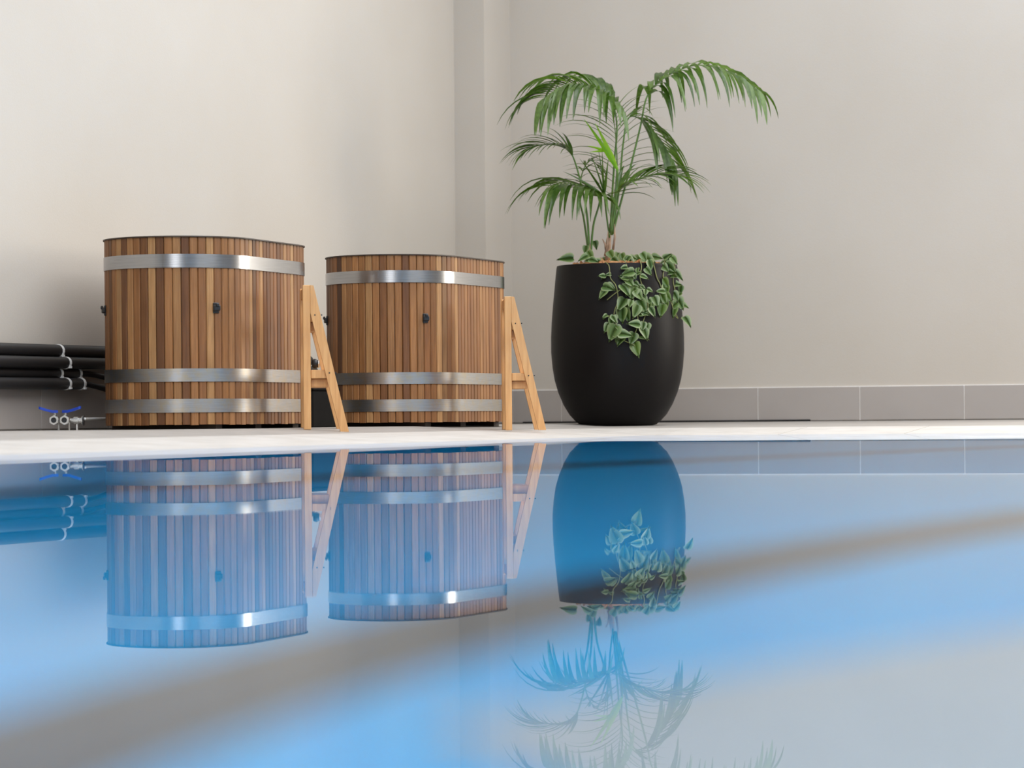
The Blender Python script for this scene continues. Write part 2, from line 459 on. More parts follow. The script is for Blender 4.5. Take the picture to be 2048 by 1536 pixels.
# pool
PX0, PY1, PZ = EX + CW, EY - CW, -1.25
zt = zcop(CW) - 0.004
basin = struct(mesh_obj('pool_basin', [(PX0, -6, PZ), (6, -6, PZ), (6, PY1, PZ), (PX0, PY1, PZ), (PX0, -6, zt), (6, -6, 0), (6, PY1, zt), (PX0, PY1, zt)],
    [(0, 1, 2, 3), (0, 3, 7, 4), (3, 2, 6, 7), (2, 1, 5, 6), (1, 0, 4, 5)], MT['mosaic']), 'pool basin lined with bright blue mosaic', 'pool')
def lane(cx, cy, dx, dy, wd, l0, l1, mt):
    p = c2w(cx, cy); d = c2w(dx, dy).normalized(); n = Vector((-d.y, d.x, 0))
    V = []
    for z in (PZ - 0.01, PZ + 0.006):
        for a, b in ((-l0, -wd / 2), (l1, -wd / 2), (l1, wd / 2), (-l0, wd / 2)):
            q = p + d * a + n * b; V.append((q.x, q.y, z))
    mesh_obj('lane_or_pale_strip', V, [(0, 3, 2, 1), (4, 5, 6, 7), (0, 1, 5, 4), (1, 2, 6, 5), (2, 3, 7, 6), (3, 0, 4, 7)], MT[mt], basin)
lane(0.02, 2.72, 0.515, 0.857, 0.20, 3.4, 6.0, 'lane')
lane(0.39, 7.16, 0.515, 0.857, 0.20, 6.5, 4.0, 'lane')
lane(0.45, 2.17, 0.82, 0.57, 0.62, 0.42, 3.0, 'pale_strip')  # wide paler strip across the pool floor
struct(mesh_obj('pool_water', [(EX + 0.1, -6, WATER), (6, -6, WATER), (6, EY - 0.1, WATER), (EX + 0.1, EY - 0.1, WATER)], [(0, 1, 2, 3)], MT['water'], up_normal=True),
       'still blue pool water mirroring the tubs and the planter', 'water')

# skirting tiles
def ray_at(x, plane, val, y=840.0):
    xc = x - ROLL * (y - HOR); k = (xc - 1024) / F
    if plane == 'y': return (k * CU - SU) * (val / (k * SU + CU))
    return (k * SU + CU) * (val / (k * CU - SU))
TH_, TG, TD = 0.195, 0.0028, 0.012
bb = struct(box_obj('baseboard_front', (-5.819, WF - 0.008, 0.004), (WR, WF, TH_ + 0.005), MT['grout']), 'taupe tiled skirting along the wall behind the planter', 'skirting')
j0 = ray_at(1720, 'y', WF - TD)
x = j0 - 0.6 * 7
while x < WR - 0.1:
    a, b = max(x, -5.818), min(x + 0.6, WR)
    if b - a > 0.02: box_obj('skirting_tile', (a + TG, WF - TD, 0.006), (b - TG, WF - 0.001, TH_), MT['tile'], bb, 0.001)
    x += 0.6
bl = struct(box_obj('baseboard_left', (WL, -2.0, 0.004), (WL + 0.008, 15.83, TH_ + 0.005), MT['grout']), 'taupe tiled skirting along the wall behind the tubs', 'skirting')
j1 = ray_at(83, 'x', WL + TD)
y = j1 - 0.6 * 9
while y < 15.8:
    a, b = max(y, -2.0), min(y + 0.6, 15.829)
    if b - a > 0.02: box_obj('skirting_tile', (WL + 0.001, a + TG, 0.006), (WL + TD, b - TG, TH_), MT['tile'], bl, 0.001)
    y += 0.6
bp_ = struct(box_obj('baseboard_pilaster', (WL + 0.001, 15.822, 0.004), (-5.811, WF - 0.001, TH_ + 0.005), MT['grout']), 'taupe tiled skirting around the corner pilaster', 'skirting')
box_obj('skirting_tile', (WL + 0.013, 15.818, 0.006), (-5.809, 15.83, TH_), MT['tile'], bp_, 0.001)
box_obj('skirting_tile', (-5.819, 15.8195, 0.006), (-5.807, WF - 0.013, TH_), MT['tile'], bp_, 0.001)

# ------------------------------------------------------------------ wooden tubs
TR, TL, THT = 0.318, 0.50, 0.80
NST = 85
PER = 2 * PI * TR + 2 * TL
def stad(s, r=TR):
    """arc length (on TR) -> local x, y, outward angle. Long axis = y, near end centre at y=0, far centre y=TL"""
    s = s % PER
    if s < TL: return (r, s, 0.0)
    s -= TL
    if s < PI * TR:
        a = s / TR; return (r * math.cos(a), TL + r * math.sin(a), a)
    s -= PI * TR
    if s < TL: return (-r, TL - s, PI)
    s -= TL
    a = PI + s / TR; return (r * math.cos(a), r * math.sin(a), a)
def stad_ring(r, n=22):
    out = []
    for i in range(n + 1):
        a = PI * i / n; out.append((r * math.cos(a), TL + r * math.sin(a)))
    for i in range(n + 1):
        a = PI + PI * i / n; out.append((r * math.cos(a), r * math.sin(a)))
    return out
def ring_obj(name, r0, r1, z0, z1, mat, parent, smooth=True):
    A = stad_ring(r1); B = stad_ring(r0); n = len(A)
    V = [(x, y, z0) for x, y in A] + [(x, y, z1) for x, y in A] + [(x, y, z1) for x, y in B] + [(x, y, z0) for x, y in B]
    Fc = []
    for k in range(4):
        for i in range(n):
            j = (i + 1) % n; k2 = (k + 1) % 4
            Fc.append((k * n + i, k * n + j, k2 * n + j, k2 * n + i))
    o = mesh_obj(name, V, Fc, mat, parent)
    if smooth:
        o.data.polygons.foreach_set('use_smooth', [True] * len(Fc))
        o.data.set_sharp_from_angle(angle=math.radians(40))
    return o
def stave_mesh():
    w = PER / NST * 0.94; d = 0.024; c = 0.0036
    poly = [(-w / 2, -c), (-w / 2 + c, 0), (w / 2 - c, 0), (w / 2, -c), (w * 0.455, -d), (-w * 0.455, -d)]
    bm = bmesh.new(); prism(bm, poly, 0.018, THT - 0.008)
    me = bpy.data.meshes.new('stave'); bmesh.ops.recalc_face_normals(bm, faces=bm.faces[:])
    bm.to_mesh(me); bm.free(); me.materials.append(MT['stave']); return me
STAVE = stave_mesh()
PAL = [(0.33, 0.165, 0.075), (0.42, 0.23, 0.115), (0.28, 0.135, 0.062), (0.50, 0.29, 0.15), (0.37, 0.185, 0.09),
       (0.46, 0.245, 0.12), (0.22, 0.105, 0.052), (0.40, 0.205, 0.092), (0.55, 0.345, 0.19), (0.34, 0.175, 0.088)]
def make_tub(loc, label, seed, bias):
    rnd = random.Random(seed)
    t = empty('wooden_tub', loc); tag(t, label, 'tub', 'cedar plunge tubs')
    for i in range(NST):
        s = PER * (i + 0.5) / NST
        x, y, a = stad(s)
        o = bpy.data.objects.new('stave', STAVE); COL.objects.link(o); o.parent = t
        o.location = (x, y, rnd.uniform(-0.0015, 0.0015)); o.rotation_euler = (0, 0, a - PI / 2)
        c = Vector(rnd.choice(PAL)) * rnd.uniform(0.88, 1.1) * 0.76 * bias
        c.z *= 0.74; c.y *= 0.93
        if rnd.random() < 0.08: c *= 0.6
        o.color = (c[0], c[1], c[2], 1)
    for z0, z1, m in ((0.666, 0.722, 'steel'), (0.196, 0.250, 'steel_stained'), (0.069, 0.125, 'steel_stained')):
        ring_obj('steel_hoop', TR + 0.0005, TR + 0.004, z0, z1, MT[m], t)
    ring_obj('rim', TR - 0.036, TR + 0.006, THT - 0.008, THT - 0.003, MT['dark_rim'], t, False)
    ring_obj('liner', TR - 0.034, TR - 0.027, 0.06, THT - 0.009, MT['liner'], t)
    bm = bmesh.new(); prism(bm, stad_ring(TR - 0.03), 0.03, 0.06)
    bm_obj('tub_bottom', bm, MT['liner'], t)
    for yy in (-0.14, 0.25, 0.64):
        box_obj('bearer', (-0.24, yy - 0.03, -0.012), (0.24, yy + 0.03, 0.03), MT['dark_rim'], t)
    for an in (-37, -143, 37, 143):
        a = math.radians(an); yc = 0.0 if an < 0 else TL
        bm = bmesh.new()
        add_box(bm, (-0.014, 0.0, -0.022), (0.014, 0.007, 0.022), 0.003)
        add_box(bm, (-0.016, 0.004, -0.012), (0.016, 0.017, 0.012), 0.004)
        add_box(bm, (-0.007, 0.012, 0.004), (0.007, 0.022, 0.019), 0.003)
        o = bm_obj('strap_bracket', bm, MT['black'], t)
        o.location = ((TR - 0.0005) * math.cos(a), yc + (TR - 0.0005) * math.sin(a), 0.500); o.rotation_euler = (0, 0, a - PI / 2)
    return t
tub1 = make_tub(tuple(c2w(-1.395, 12.25)), 'larger looking cedar plunge tub with three steel hoops, beside the black pipes', 3, 1.0)
tub2 = make_tub(tuple(c2w(-0.554, 13.72)), 'cedar plunge tub with three steel hoops, nearer the black planter', 11, 1.0)

tub2.rotation_euler = (0, 0, math.radians(-4.0))
# ------------------------------------------------------------------ step ladders
def make_ladder(xp, Y, label, skew, wid=0.38):
    """xp = pixel column of the outer face of the near post; local x = outwards, y = along the treads"""
    base = pix(xp, 857, Y); base.z = 0.0
    ox = c2w(1.0, skew); rz = math.atan2(ox.y, ox.x)
    t = empty('step_ladder', base, rz); tag(t, label, 'ladder', 'pine step ladders')
    def zf(lx, ly):
        p = Matrix.Rotation(rz, 3, 'Z') @ Vector((lx, ly, 0)) + base
        return zfloor(p.x, p.y)
    H = 0.592; PW = 0.031; DT = 0.034
    for ly in (0.0, wid - DT):
        bm = bmesh.new(); zb = zf(0, ly)
        add_box(bm, (0, ly, zb), (PW, ly + DT, H), 0.002)
        bm_obj('post', bm, MT['pine'], t)
        # slanted leg, parallelogram in x-z, cut level at the floor and flush at the top
        zb = zf(0.17, ly)
        poly = [(PW + 0.0005, H), (0.0455, H - 0.002), (0.187, zb), (0.152, zb), (PW + 0.0005, H - 0.115)]
        V = [(px_, ly, pz_) for px_, pz_ in poly] + [(px_, ly + DT, pz_) for px_, pz_ in poly]
        n = len(poly)
        Fc = [tuple(range(n)), tuple(range(2 * n - 1, n - 1, -1))] + [(i, (i + 1) % n, n + (i + 1) % n, n + i) for i in range(n)]
        leg = mesh_obj('leg', V, Fc, MT['pine'], t)
        if ly == 0.0:
            for (hx, hz) in ((0.050, 0.468), (0.078, 0.468), (0.108, 0.228), (0.134, 0.228)):
                Vt, Ft = tube_data([(hx, -0.0012, hz), (hx, 0.004, hz)], 0.0032, 8)
                mesh_obj('screw', Vt, Ft, MT['black'], leg)
    for z0, dep in ((0.205, 0.088), (0.440, 0.034)):
        box_obj('tread', (0.032, DT * 0.35, z0), (0.032 + dep, wid - DT * 0.35, z0 + 0.036), MT['pine'], t, 0.002)
        box_obj('cleat', (0.0325, DT + 0.001, z0 - 0.036), (0.030 + dep * 0.85, wid - DT - 0.001, z0 - 0.001), MT['pine'], t, 0.002)
    bm = bmesh.new(); add_box(bm, (0.004, DT, H - 0.05), (0.026, wid - DT, H - 0.006), 0.002)
    bm_obj('top_rail', bm, MT['pine'], t)
    return t
make_ladder(607.5, 12.0, 'honey coloured pine step ladder between the two wooden tubs', 0.105)
make_ladder(1011.0, 13.3, 'honey coloured pine step ladder between the right tub and black planter', 0.045)

# ------------------------------------------------------------------ planter
PC = c2w((1235.0 + 0.0087 * 150 - 1024) / F * 15.58, 15.58); PC.z = zfloor(PC.x, PC.y)
PS = F / 15.58
prof_px = [(847, 0), (847, 66), (845, 76), (838, 85), (825, 97), (805, 109), (780, 119.5), (755, 126.5), (730, 130.5), (700, 133), (670, 133),
           (640, 131.5), (610, 129), (580, 126), (550, 123), (532, 121), (528.5, 120)]
PH = (848 - 528.5) / PS
def zpx(yy): return (848.0 - yy) / PS
prof = [(r / PS, max(0.0, zpx(yy) - 0.0027)) for yy, r in prof_px]
prof[-1] = (prof[-1][0], zpx(528.5)); ztop = prof[-1][1]
outer = list(prof)
prof += [(prof[-1][0] - 0.012, ztop + 0.001), (prof[-1][0] - 0.02, ztop - 0.004), (prof[-1][0] - 0.022, ztop - 0.12), (0, ztop - 0.12)]
V, Fc = lathe_data(prof, 64)
planter = mesh_obj('planter', V, Fc, MT['pot'], None, True)
bm = bmesh.new(); bm.from_mesh(planter.data); bmesh.ops.remove_doubles(bm, verts=bm.verts[:], dist=1e-5); bmesh.ops.recalc_face_normals(bm, faces=bm.faces[:]); bm.to_mesh(planter.data); bm.free()
planter.data.set_sharp_from_angle(angle=math.radians(50))
planter.location = PC
tag(planter, 'large rounded matte black planter standing in the corner by the wall', 'planter')
def pot_r(z):
    for (r0, z0), (r1, z1) in zip(outer[:-1], outer[1:]):
        if z0 <= z <= z1 and z1 > z0: return r0 + (r1 - r0) * (z - z0) / (z1 - z0)
    return outer[-1][0]
# bark mulch
rs = random.Random(5)
V = []; Fc = []; rm = outer[-1][0] - 0.023
for j in range(9):
    for k in range(40):
        r = rm * j / 8; a = 2 * PI * k / 40
        V.append((r * math.cos(a), r * math.sin(a), ztop + 0.022 - 0.05 * (j / 8) ** 3 + rs.uniform(-0.007, 0.009)))
for j in range(8):
    for k in range(40): Fc.append((j * 40 + k, j * 40 + (k + 1) % 40, (j + 1) * 40 + (k + 1) % 40, (j + 1) * 40 + k))
nb = len(V)
for q in range(170):
    a = rs.uniform(0, 2 * PI); r = rm * 0.93 * math.sqrt(rs.random())
    z = ztop + 0.022 - 0.05 * (r / rm) ** 3; c = Vector((r * math.cos(a), r * math.sin(a), z + 0.004))
    e = Vector((rs.uniform(-1, 1), rs.uniform(-1, 1), rs.uniform(-.4, .5))).normalized() * rs.uniform(0.008, 0.02)
    f = Vector((rs.uniform(-1, 1), rs.uniform(-1, 1), rs.uniform(-.6, .6))).normalized() * 0.006
    h = Vector((0, 0, 0.005)); b0 = len(V)
    for s1 in (-1, 1):
        for s2 in (-1, 1):
            for s3 in (-1, 1): V.append(c + e * s1 + f * s2 + h * s3)
    for fc in ((0, 1, 3, 2), (4, 6, 7, 5), (0, 4, 5, 1), (2, 3, 7, 6), (0, 2, 6, 4), (1, 5, 7, 3)): Fc.append(tuple(b0 + i for i in fc))
mulch = mesh_obj('bark_mulch', V, Fc, MT['bark']); mulch.location = PC
tag(mulch, 'orange brown bark mulch filling the black planter', 'mulch', kind='stuff')

# ------------------------------------------------------------------ palms
rp = random.Random(21)
DOWN = Vector((0, 0, -1))
TOCAM = -fw
def leaflet(parent, origin, P, d0, L, W, droop, mat, n=7, roll=0.0, fold=0.28):
    d = d0.normalized(); p = Vector(P); V = []; Fc = []
    nrm = Vector((0, 0, 1)) - d * d.z
    if nrm.length < 0.15: nrm = TOCAM - d * d.dot(TOCAM)
    nrm.normalize()
    nrm = Matrix.Rotation(roll, 3, d) @ nrm
    ds = L / n
    for i in range(n + 1):
        t = i / n
        w = W * 0.5 * ((0.35 + 0.65 * (t / 0.28) ** 0.8) if t < 0.28 else max(0.02, (1 - t) / 0.72) ** 0.75)
        b = d.cross(nrm).normalized()
        V += [p - b * w + nrm * w * fold, p.copy(), p + b * w + nrm * w * fold]
        p = p + d * ds
        d2 = (d + DOWN * droop * ds / L * (0.5 + t)).normalized()
        nrm = (nrm - d2 * nrm.dot(d2)).normalized(); d = d2
    for i in range(n):
        for k in range(2): Fc.append((3 * i + k, 3 * i + k + 1, 3 * i + k + 4, 3 * i + k + 3))
    return mesh_obj('leaflet', V, Fc, mat, parent, True, origin)
def frond(palm, pts, t0, npair, L, W, droop, sweep=0.55, lift=0.15, mat='palm', r0=0.0065, sides=(-1, 1), fac=None, side_tilt=0.0, lend=0.55, taper=0.0):
    org = palm.location
    P = spline([pix(x, y, 15.55 + dy) for x, y, dy in pts], 8)
    n = len(P)
    V, Fc = tube_data(P, [r0 * (1 - 0.75 * i / (n - 1)) for i in range(n)], 7)
    fr = mesh_obj('frond', V, Fc, MT['petiole'], palm, True, org)
    i0 = int(t0 * (n - 1))
    for q in range(npair):
        s = (q + 0.5) / npair
        f = i0 + s * (n - 1 - i0); i = min(n - 2, int(f)); a = P[i].lerp(P[i + 1], f - i)
        T = (P[min(n - 1, i + 2)] - P[max(0, i - 1)]).normalized()
        S = T.cross(Vector((0, 0, 1)))
        if S.length < 0.25: S = T.cross(TOCAM)
        if side_tilt: S = S.lerp(T.cross(TOCAM), side_tilt)
        S.normalize()
        if S.dot(TOCAM) < 0: S = -S
        N = S.cross(T).normalized()
        if N.z < 0: N = -N
        for sd in sides:
            sw = sweep + 0.5 * s + rp.uniform(-0.08, 0.08)
            d = S * sd * math.cos(sw) + T * math.sin(sw) + N * (lift + rp.uniform(-0.06, 0.06))
            ln = L * (lend + (1 - lend) * math.sin(PI * (0.12 + 0.8 * s))) * rp.uniform(0.88, 1.1) * (1 + taper * (0.5 - s))
            k = 1.0 if fac is None else fac(sd)
            leaflet(fr, org, a, d, ln * k, W * rp.uniform(0.85, 1.12), droop * rp.uniform(0.8, 1.2), MT[mat], roll=rp.uniform(-0.3, 0.3))
    return fr
def base_pt(x, dy):
    p = pix(x, 515, 15.55 + dy); p.z = PC.z + ztop + 0.005; return p
palmA = empty('palm', base_pt(1218, 0.0)); tag(palmA, 'tall palm with brown sheathed stem and long arching fronds, right one in planter', 'palm', 'palms in the planter')
palmB = empty('palm', base_pt(1180, -0.04)); tag(palmB, 'shorter palm with slim green stalks, left one in the planter', 'palm', 'palms in the planter')
# brown sheathed stem
Vt, Ft = tube_data(spline([base_pt(1216, 0) - Vector((0, 0, 0.01)), pix(1216, 495, 15.55), pix(1219, 470, 15.55), pix(1223, 445, 15.55)], 5),
                   [0.017 - 0.0005 * i + rp.uniform(-.0025, .0025) for i in range(16)], 9)
mesh_obj('stem', Vt, Ft, MT['sheath'], palmA, True, palmA.location)
for (xa, ya, xb, yb) in ((1210, 512, 1216, 462), (1226, 500, 1229, 448), (1212, 500, 1205, 478)):
    Vt, Ft = tube_data([pix(xa, ya, 15.5), pix((xa + xb) / 2 + 2, (ya + yb) / 2, 15.49), pix(xb, yb, 15.5)], [0.007, 0.006, 0.002], 6)
    mesh_obj('sheath', Vt, Ft, MT['sheath'], palmA, True, palmA.location)
# big pale frond arching left over the middle
frond(palmA, [(1221, 470, 0), (1224, 400, -.02), (1229, 320, -.05), (1234, 255, -.08), (1225, 208, -.12), (1198, 181, -.15), (1162, 171, -.18), (1126, 176, -.21), (1092, 196, -.24)],
      0.46, 29, 0.40, 0.043, 2.3, 0.30, 0.25, side_tilt=0.25, lend=0.75)
# right arching frond
frond(palmA, [(1225, 468, .02), (1243, 400, .02), (1262, 330, .02), (1281, 252, .02), (1293, 196, .01), (1316, 165, 0), (1345, 146, -.01), (1388, 131, -.02), (1432, 134, -.03), (1478, 154, -.04), (1515, 182, -.05)],
      0.41, 18, 0.36, 0.038, 3.0, 0.32, 0.10, side_tilt=0.2, lend=0.9, taper=0.5)
# comb-like frond seen from its side
frond(palmA, [(1223, 470, .04), (1229, 400, .08), (1234, 330, .12), (1231, 270, .15), (1226, 225, .17)],
      0.25, 17, 0.34, 0.020, 1.3, 0.45, 0.0, sides=(-1, 1), side_tilt=1.0, fac=lambda s: 1.0)
# right drooping frond
frond(palmA, [(1224, 470, .05), (1238, 380, .08), (1246, 290, .10), (1258, 235, .10), (1290, 245, .09), (1322, 282, .07), (1346, 322, .05)],
      0.50, 14, 0.34, 0.031, 1.9, 0.6, 0.05, side_tilt=0.2, lend=0.7)
# low right frond
frond(palmA, [(1221, 465, -.02), (1224, 420, -.04), (1236, 384, -.06), (1268, 362, -.08), (1308, 350, -.09), (1345, 352, -.10)],
      0.36, 14, 0.30, 0.030, 1.3, 0.75, 0.12, side_tilt=0.25, lend=0.7)
# central fan pointing at the camera
org = palmA.location
Pf = spline([pix(1219, 475, 15.54), pix(1213, 430, 15.5), pix(1209, 392, 15.42)], 6)
V, Fc = tube_data(Pf, 0.005, 6)
fan = mesh_obj('frond', V, Fc, MT['petiole'], palmA, True, org)
for (tx, ty, dy) in ((1128, 346, -.05), (1160, 320, 0), (1180, 305, -.02), (1196, 296, .05), (1204, 300, -.03), (1217, 318, 0), (1150, 372, -.12), (1165, 392, -.12), (1222, 445, -.1), (1265, 372, -.1), (1303, 376, 0), (1240, 420, -.1)):
    P0 = Pf[-1]; P1 = pix(tx, ty, 15.42 + dy); dv = P1 - P0
    leaflet(fan, org, P0, dv.normalized() + Vector((0, 0, 0.12)), dv.length * 1.03, 0.021, 0.3, MT['palm'], roll=rp.uniform(-1.2, 1.2))
# young folded spear
Ps = spline([pix(1222, 470, 15.5), pix(1232, 400, 15.46), pix(1236, 338, 15.42)], 6)
V, Fc = tube_data(Ps, 0.0045, 6)
sp = mesh_obj('frond', V, Fc, MT['petiole'], palmA, True, org)
for (tx, ty, w) in ((1168, 238, 0.027), (1190, 246, 0.028), (1175, 292, 0.016), (1178, 305, 0.014)):
    st = pix(1236, 342, 15.42) if ty < 280 else pix(1212, 303, 15.42)
    dv = pix(tx, ty, 15.36) - st
    leaflet(sp, org, st, dv.normalized() + Vector((0, 0, 0.08)), dv.length, w, 0.25, MT['palm_young'], roll=1.0)
# left palm
frond(palmB, [(1179, 512, -.04), (1175, 440, -.05), (1166, 385, -.06), (1152, 330, -.08), (1139, 303, -.10), (1115, 291, -.13), (1085, 290, -.16), (1062, 296, -.18)],
      0.50, 14, 0.245, 0.024, 1.3, 0.85, 0.14, side_tilt=0.3, lend=0.7)
frond(palmB, [(1181, 512, -.04), (1187, 450, -.05), (1199, 404, -.06), (1192, 386, -.09), (1168, 374, -.13), (1136, 367, -.18), (1106, 372, -.22)],
      0.40, 14, 0.36, 0.036, 2.2, 0.45, 0.05, side_tilt=0.25, lend=0.8)
frond(palmB, [(1178, 512, -.03), (1168, 440, .0), (1160, 400, .03), (1163, 352, .06), (1178, 322, .08), (1196, 330, .09)],
      0.55, 7, 0.16, 0.014, 1.4, 0.5, 0.05)
Vt, Ft = tube_data([base_pt(1180, -.04) - Vector((0, 0, .012)), pix(1179, 505, 15.51), pix(1179, 488, 15.51)], [0.012, 0.011, 0.008], 8)
mesh_obj('stem', Vt, Ft, MT['sheath'], palmB, True, palmB.location)

# ------------------------------------------------------------------ trailing vine
rv = random.Random(9)
vine = empty('trailing_vine', PC + Vector((0, 0, ztop)))
tag(vine, 'heart leaved trailing vine spilling over the right side of black planter', 'plant')
def heart():
    prof_ = [(0.0, 0.0), (-0.06, 0.20), (0.02, 0.37), (0.18, 0.42), (0.38, 0.37), (0.60, 0.25), (0.82, 0.10), (1.0, 0.0)]
    V = []; Fc = []
    mid = [(0.0, 0), (0.05, 0), (0.14, 0), (0.26, 0), (0.42, 0), (0.62, 0), (0.82, 0), (1.0, 0)]
    n = len(prof_)
    for i in range(n):
        x, w = prof_[i]; V.append((mid[i][0], 0, -0.10 * (mid[i][0] - 0.4) ** 2 * 2))
    def arc(x): return -0.2 * (x - 0.4) ** 2
    for sgn in (1, -1):
        for i in range(1, n - 1):
            x, w = prof_[i]
            V.append((0.5 * (x + mid[i][0]), sgn * w * 0.55, arc(x) + 0.10 * w)); V.append((x, sgn * w, arc(x) + 0.16 * w))
    rim = [0.0] * n
    for sgn in (1, -1):
        for i in range(1, n - 1): rim += [0.0, 1.0]
    rim[-1 - 4 * (n - 2)] = 0.8
    m = n - 2
    for s_, b0 in ((0, n), (1, n + 2 * m)):
        for i in range(m - 1):
            a, b = b0 + 2 * i, b0 + 2 * (i + 1)
            Fc.append((i + 1, i + 2, b, a)); Fc.append((a, b, b + 1, a + 1))
        Fc.append((0, 1, b0)); Fc.append((0, b0, b0 + 1))
        Fc.append((n - 1, n - 2, b0 + 2 * (m - 1))); Fc.append((n - 1, b0 + 2 * (m - 1), b0 + 2 * m - 1))
    me = bpy.data.meshes.new('leaf'); me.from_pydata(V, [], Fc)
    at = me.attributes.new('rim', 'FLOAT', 'POINT')
    for i, v in enumerate(rim): at.data[i].value = v
    me.materials.append(MT['vine']); me.polygons.foreach_set('use_smooth', [True] * len(Fc))
    return me
HEART = heart()
def surf_depth(x, y, offs):
    """camera depth of the pot's near surface under a pixel"""
    z = zpx(y); r = pot_r(min(max(z, 0), ztop)) if z <= ztop else outer[-1][0]
    dx = (x - 1236.0) / PS
    if abs(dx) < r * 0.97: return 15.58 - math.sqrt(r * r - dx * dx) - offs
    return 15.58 - r * 0.2 - offs
def vleaf(x, y, ln, ang, offs=0.02, depth=None):
    Yd = depth if depth is not None else surf_depth(x, y, offs + rv.uniform(0, 0.02))
    size = ln / F * Yd
    a = math.radians(ang)
    tip = rt * math.cos(a) + Vector((0, 0, -1)) * math.sin(a) + TOCAM * rv.uniform(-0.15, 0.45)
    tip.normalize()
    nz = TOCAM * 0.8 + Vector((0, 0, 0.55)) + rt * rv.uniform(-0.6, 0.6)
    nz = (nz - tip * nz.dot(tip)).normalized(); by = nz.cross(tip)
    mt = Matrix.Identity(4)
    c = pix(x, y, Yd) - tip * size * 0.45 - vine.location
    sy = size * rv.uniform(0.85, 1.05)
    for i in range(3):
        mt[i][0] = tip[i] * size; mt[i][1] = by[i] * sy; mt[i][2] = nz[i] * size; mt[i][3] = c[i]
    o = bpy.data.objects.new('leaf', HEART); COL.objects.link(o); o.parent = vine
    o.matrix_local = mt
    return c + vine.location
Z6 = [(270, 130, 110, 60), (350, 165, 130, 100), (420, 170, 120, 70), (520, 220, 170, 50), (620, 200, 130, 100), (760, 190, 170, 30), (860, 160, 130, 10),
      (990, 140, 110, -30), (1010, 190, 130, 100), (1080, 200, 110, 50), (1030, 300, 170, 45), (1130, 390, 150, 45), (1110, 500, 130, 10), (1155, 580, 110, 95),
      (430, 290, 90, 165), (480, 360, 160, 165), (440, 425, 100, 180), (570, 400, 80, 70), (520, 490, 110, 50), (600, 500, 80, 40), (660, 550, 110, 15),
      (700, 410, 100, 25), (750, 340, 110, 50), (770, 260, 130, 80), (235, 550, 150, 20), (160, 630, 140, 130), (460, 580, 170, 60), (550, 620, 150, 110),
      (625, 640, 140, 55), (400, 760, 180, 120), (515, 750, 100, 110), (670, 780, 170, 60), (700, 700, 100, 60), (710, 610, 80, 100), (770, 580, 80, 30),
      (585, 850, 170, 110), (410, 900, 180, 90), (690, 880, 110, 0), (800, 860, 130, 60), (840, 720, 140, 70), (900, 590, 110, 180), (985, 570, 100, 80),
      (970, 490, 130, 60), (1000, 670, 120, 50), (940, 690, 140, 60), (915, 840, 150, 100), (975, 770, 90, 80), (1095, 660, 130, 60), (1150, 750, 160, 60),
      (1215, 780, 100, 30), (1075, 860, 130, 100), (1250, 980, 150, 60), (560, 1010, 150, 185), (680, 1040, 110, 100), (705, 1130, 160, 70), (385, 1070, 100, 40),
      (285, 1010, 140, 100), (290, 1130, 200, 115), (455, 1145, 170, 10), (385, 1230, 130, 120), (540, 1200, 150, 110), (595, 1340, 180, 75), (310, 950, 100, 60),
      (190, 910, 70, 150), (150, 395, 90, 180), (90, 205, 130, 200), (235, 215, 150, 10), (470, 190, 110, 120), (690, 150, 110, 60), (330, 210, 120, 40),
      (560, 170, 100, 20), (930, 230, 90, 160)]
for (zx, zy, ln, an) in Z6:
    x, y = 1180 + zx / 6.4, 490 + zy / 6.4; ln *= 1.2
    if 250 < zy < 1150:
        for _ in range(2 if rv.random() < 0.25 else 1):
            x2, y2 = x + rv.uniform(-13, 13), y + rv.uniform(-13, 10)
            if y2 > 535 and rv.random() < 0.62: vleaf(x2, y2, ln / 6.4 * rv.uniform(0.7, 0.95), an + rv.uniform(-50, 50), 0.004)
    if y < 527: vleaf(x, y, ln / 6.4, an, depth=15.58 - rv.uniform(-0.05, 0.30))
    else: vleaf(x, y, ln / 6.4, an, 0.018)
for (x, y, ln, an, dp) in ((1131, 517, 35, 175, 15.35), (1171, 500, 20, 100, 15.45), (1166, 516, 24, 150, 15.32), (1181, 513, 26, 60, 15.35), (1188, 521, 22, 20, 15.3), (1191, 490, 20, 75, 15.6), (1176, 521, 18, 170, 15.32)):
    vleaf(x, y, ln, an, depth=dp)
for pts in ([(1210, 524), (1218, 532), (1221, 556), (1232, 572), (1236, 600), (1228, 628), (1234, 655), (1244, 678), (1268, 690), (1272, 700)],
            [(1250, 522), (1254, 534), (1255, 552), (1262, 580), (1270, 612), (1276, 640), (1272, 662), (1258, 684)],
            [(1280, 522), (1283, 533), (1280, 556), (1288, 580), (1296, 610), (1290, 632), (1284, 652), (1288, 668)],
            [(1306, 522), (1309, 536), (1314, 556), (1320, 568), (1325, 585), (1330, 606), (1326, 628)],
            [(1328, 522), (1330, 534), (1326, 552), (1332, 575), (1338, 595), (1344, 610), (1348, 622), (1356, 636)],
            [(1345, 520), (1350, 534), (1346, 560), (1350, 585), (1345, 610), (1352, 634), (1364, 638)],
            [(1240, 580), (1226, 590), (1214, 600)], [(1236, 630), (1222, 632), (1208, 634)]):
    P = spline([pix(x, y, surf_depth(x, y, 0.012) if y > 528 else 15.58 - 0.30 if x < 1330 else 15.40) for x, y in pts], 5)
    Vt, Ft = tube_data(P, 0.0026, 5)
    mesh_obj('vine_stem', Vt, Ft, MT['vine_stem'], vine, True, vine.location)

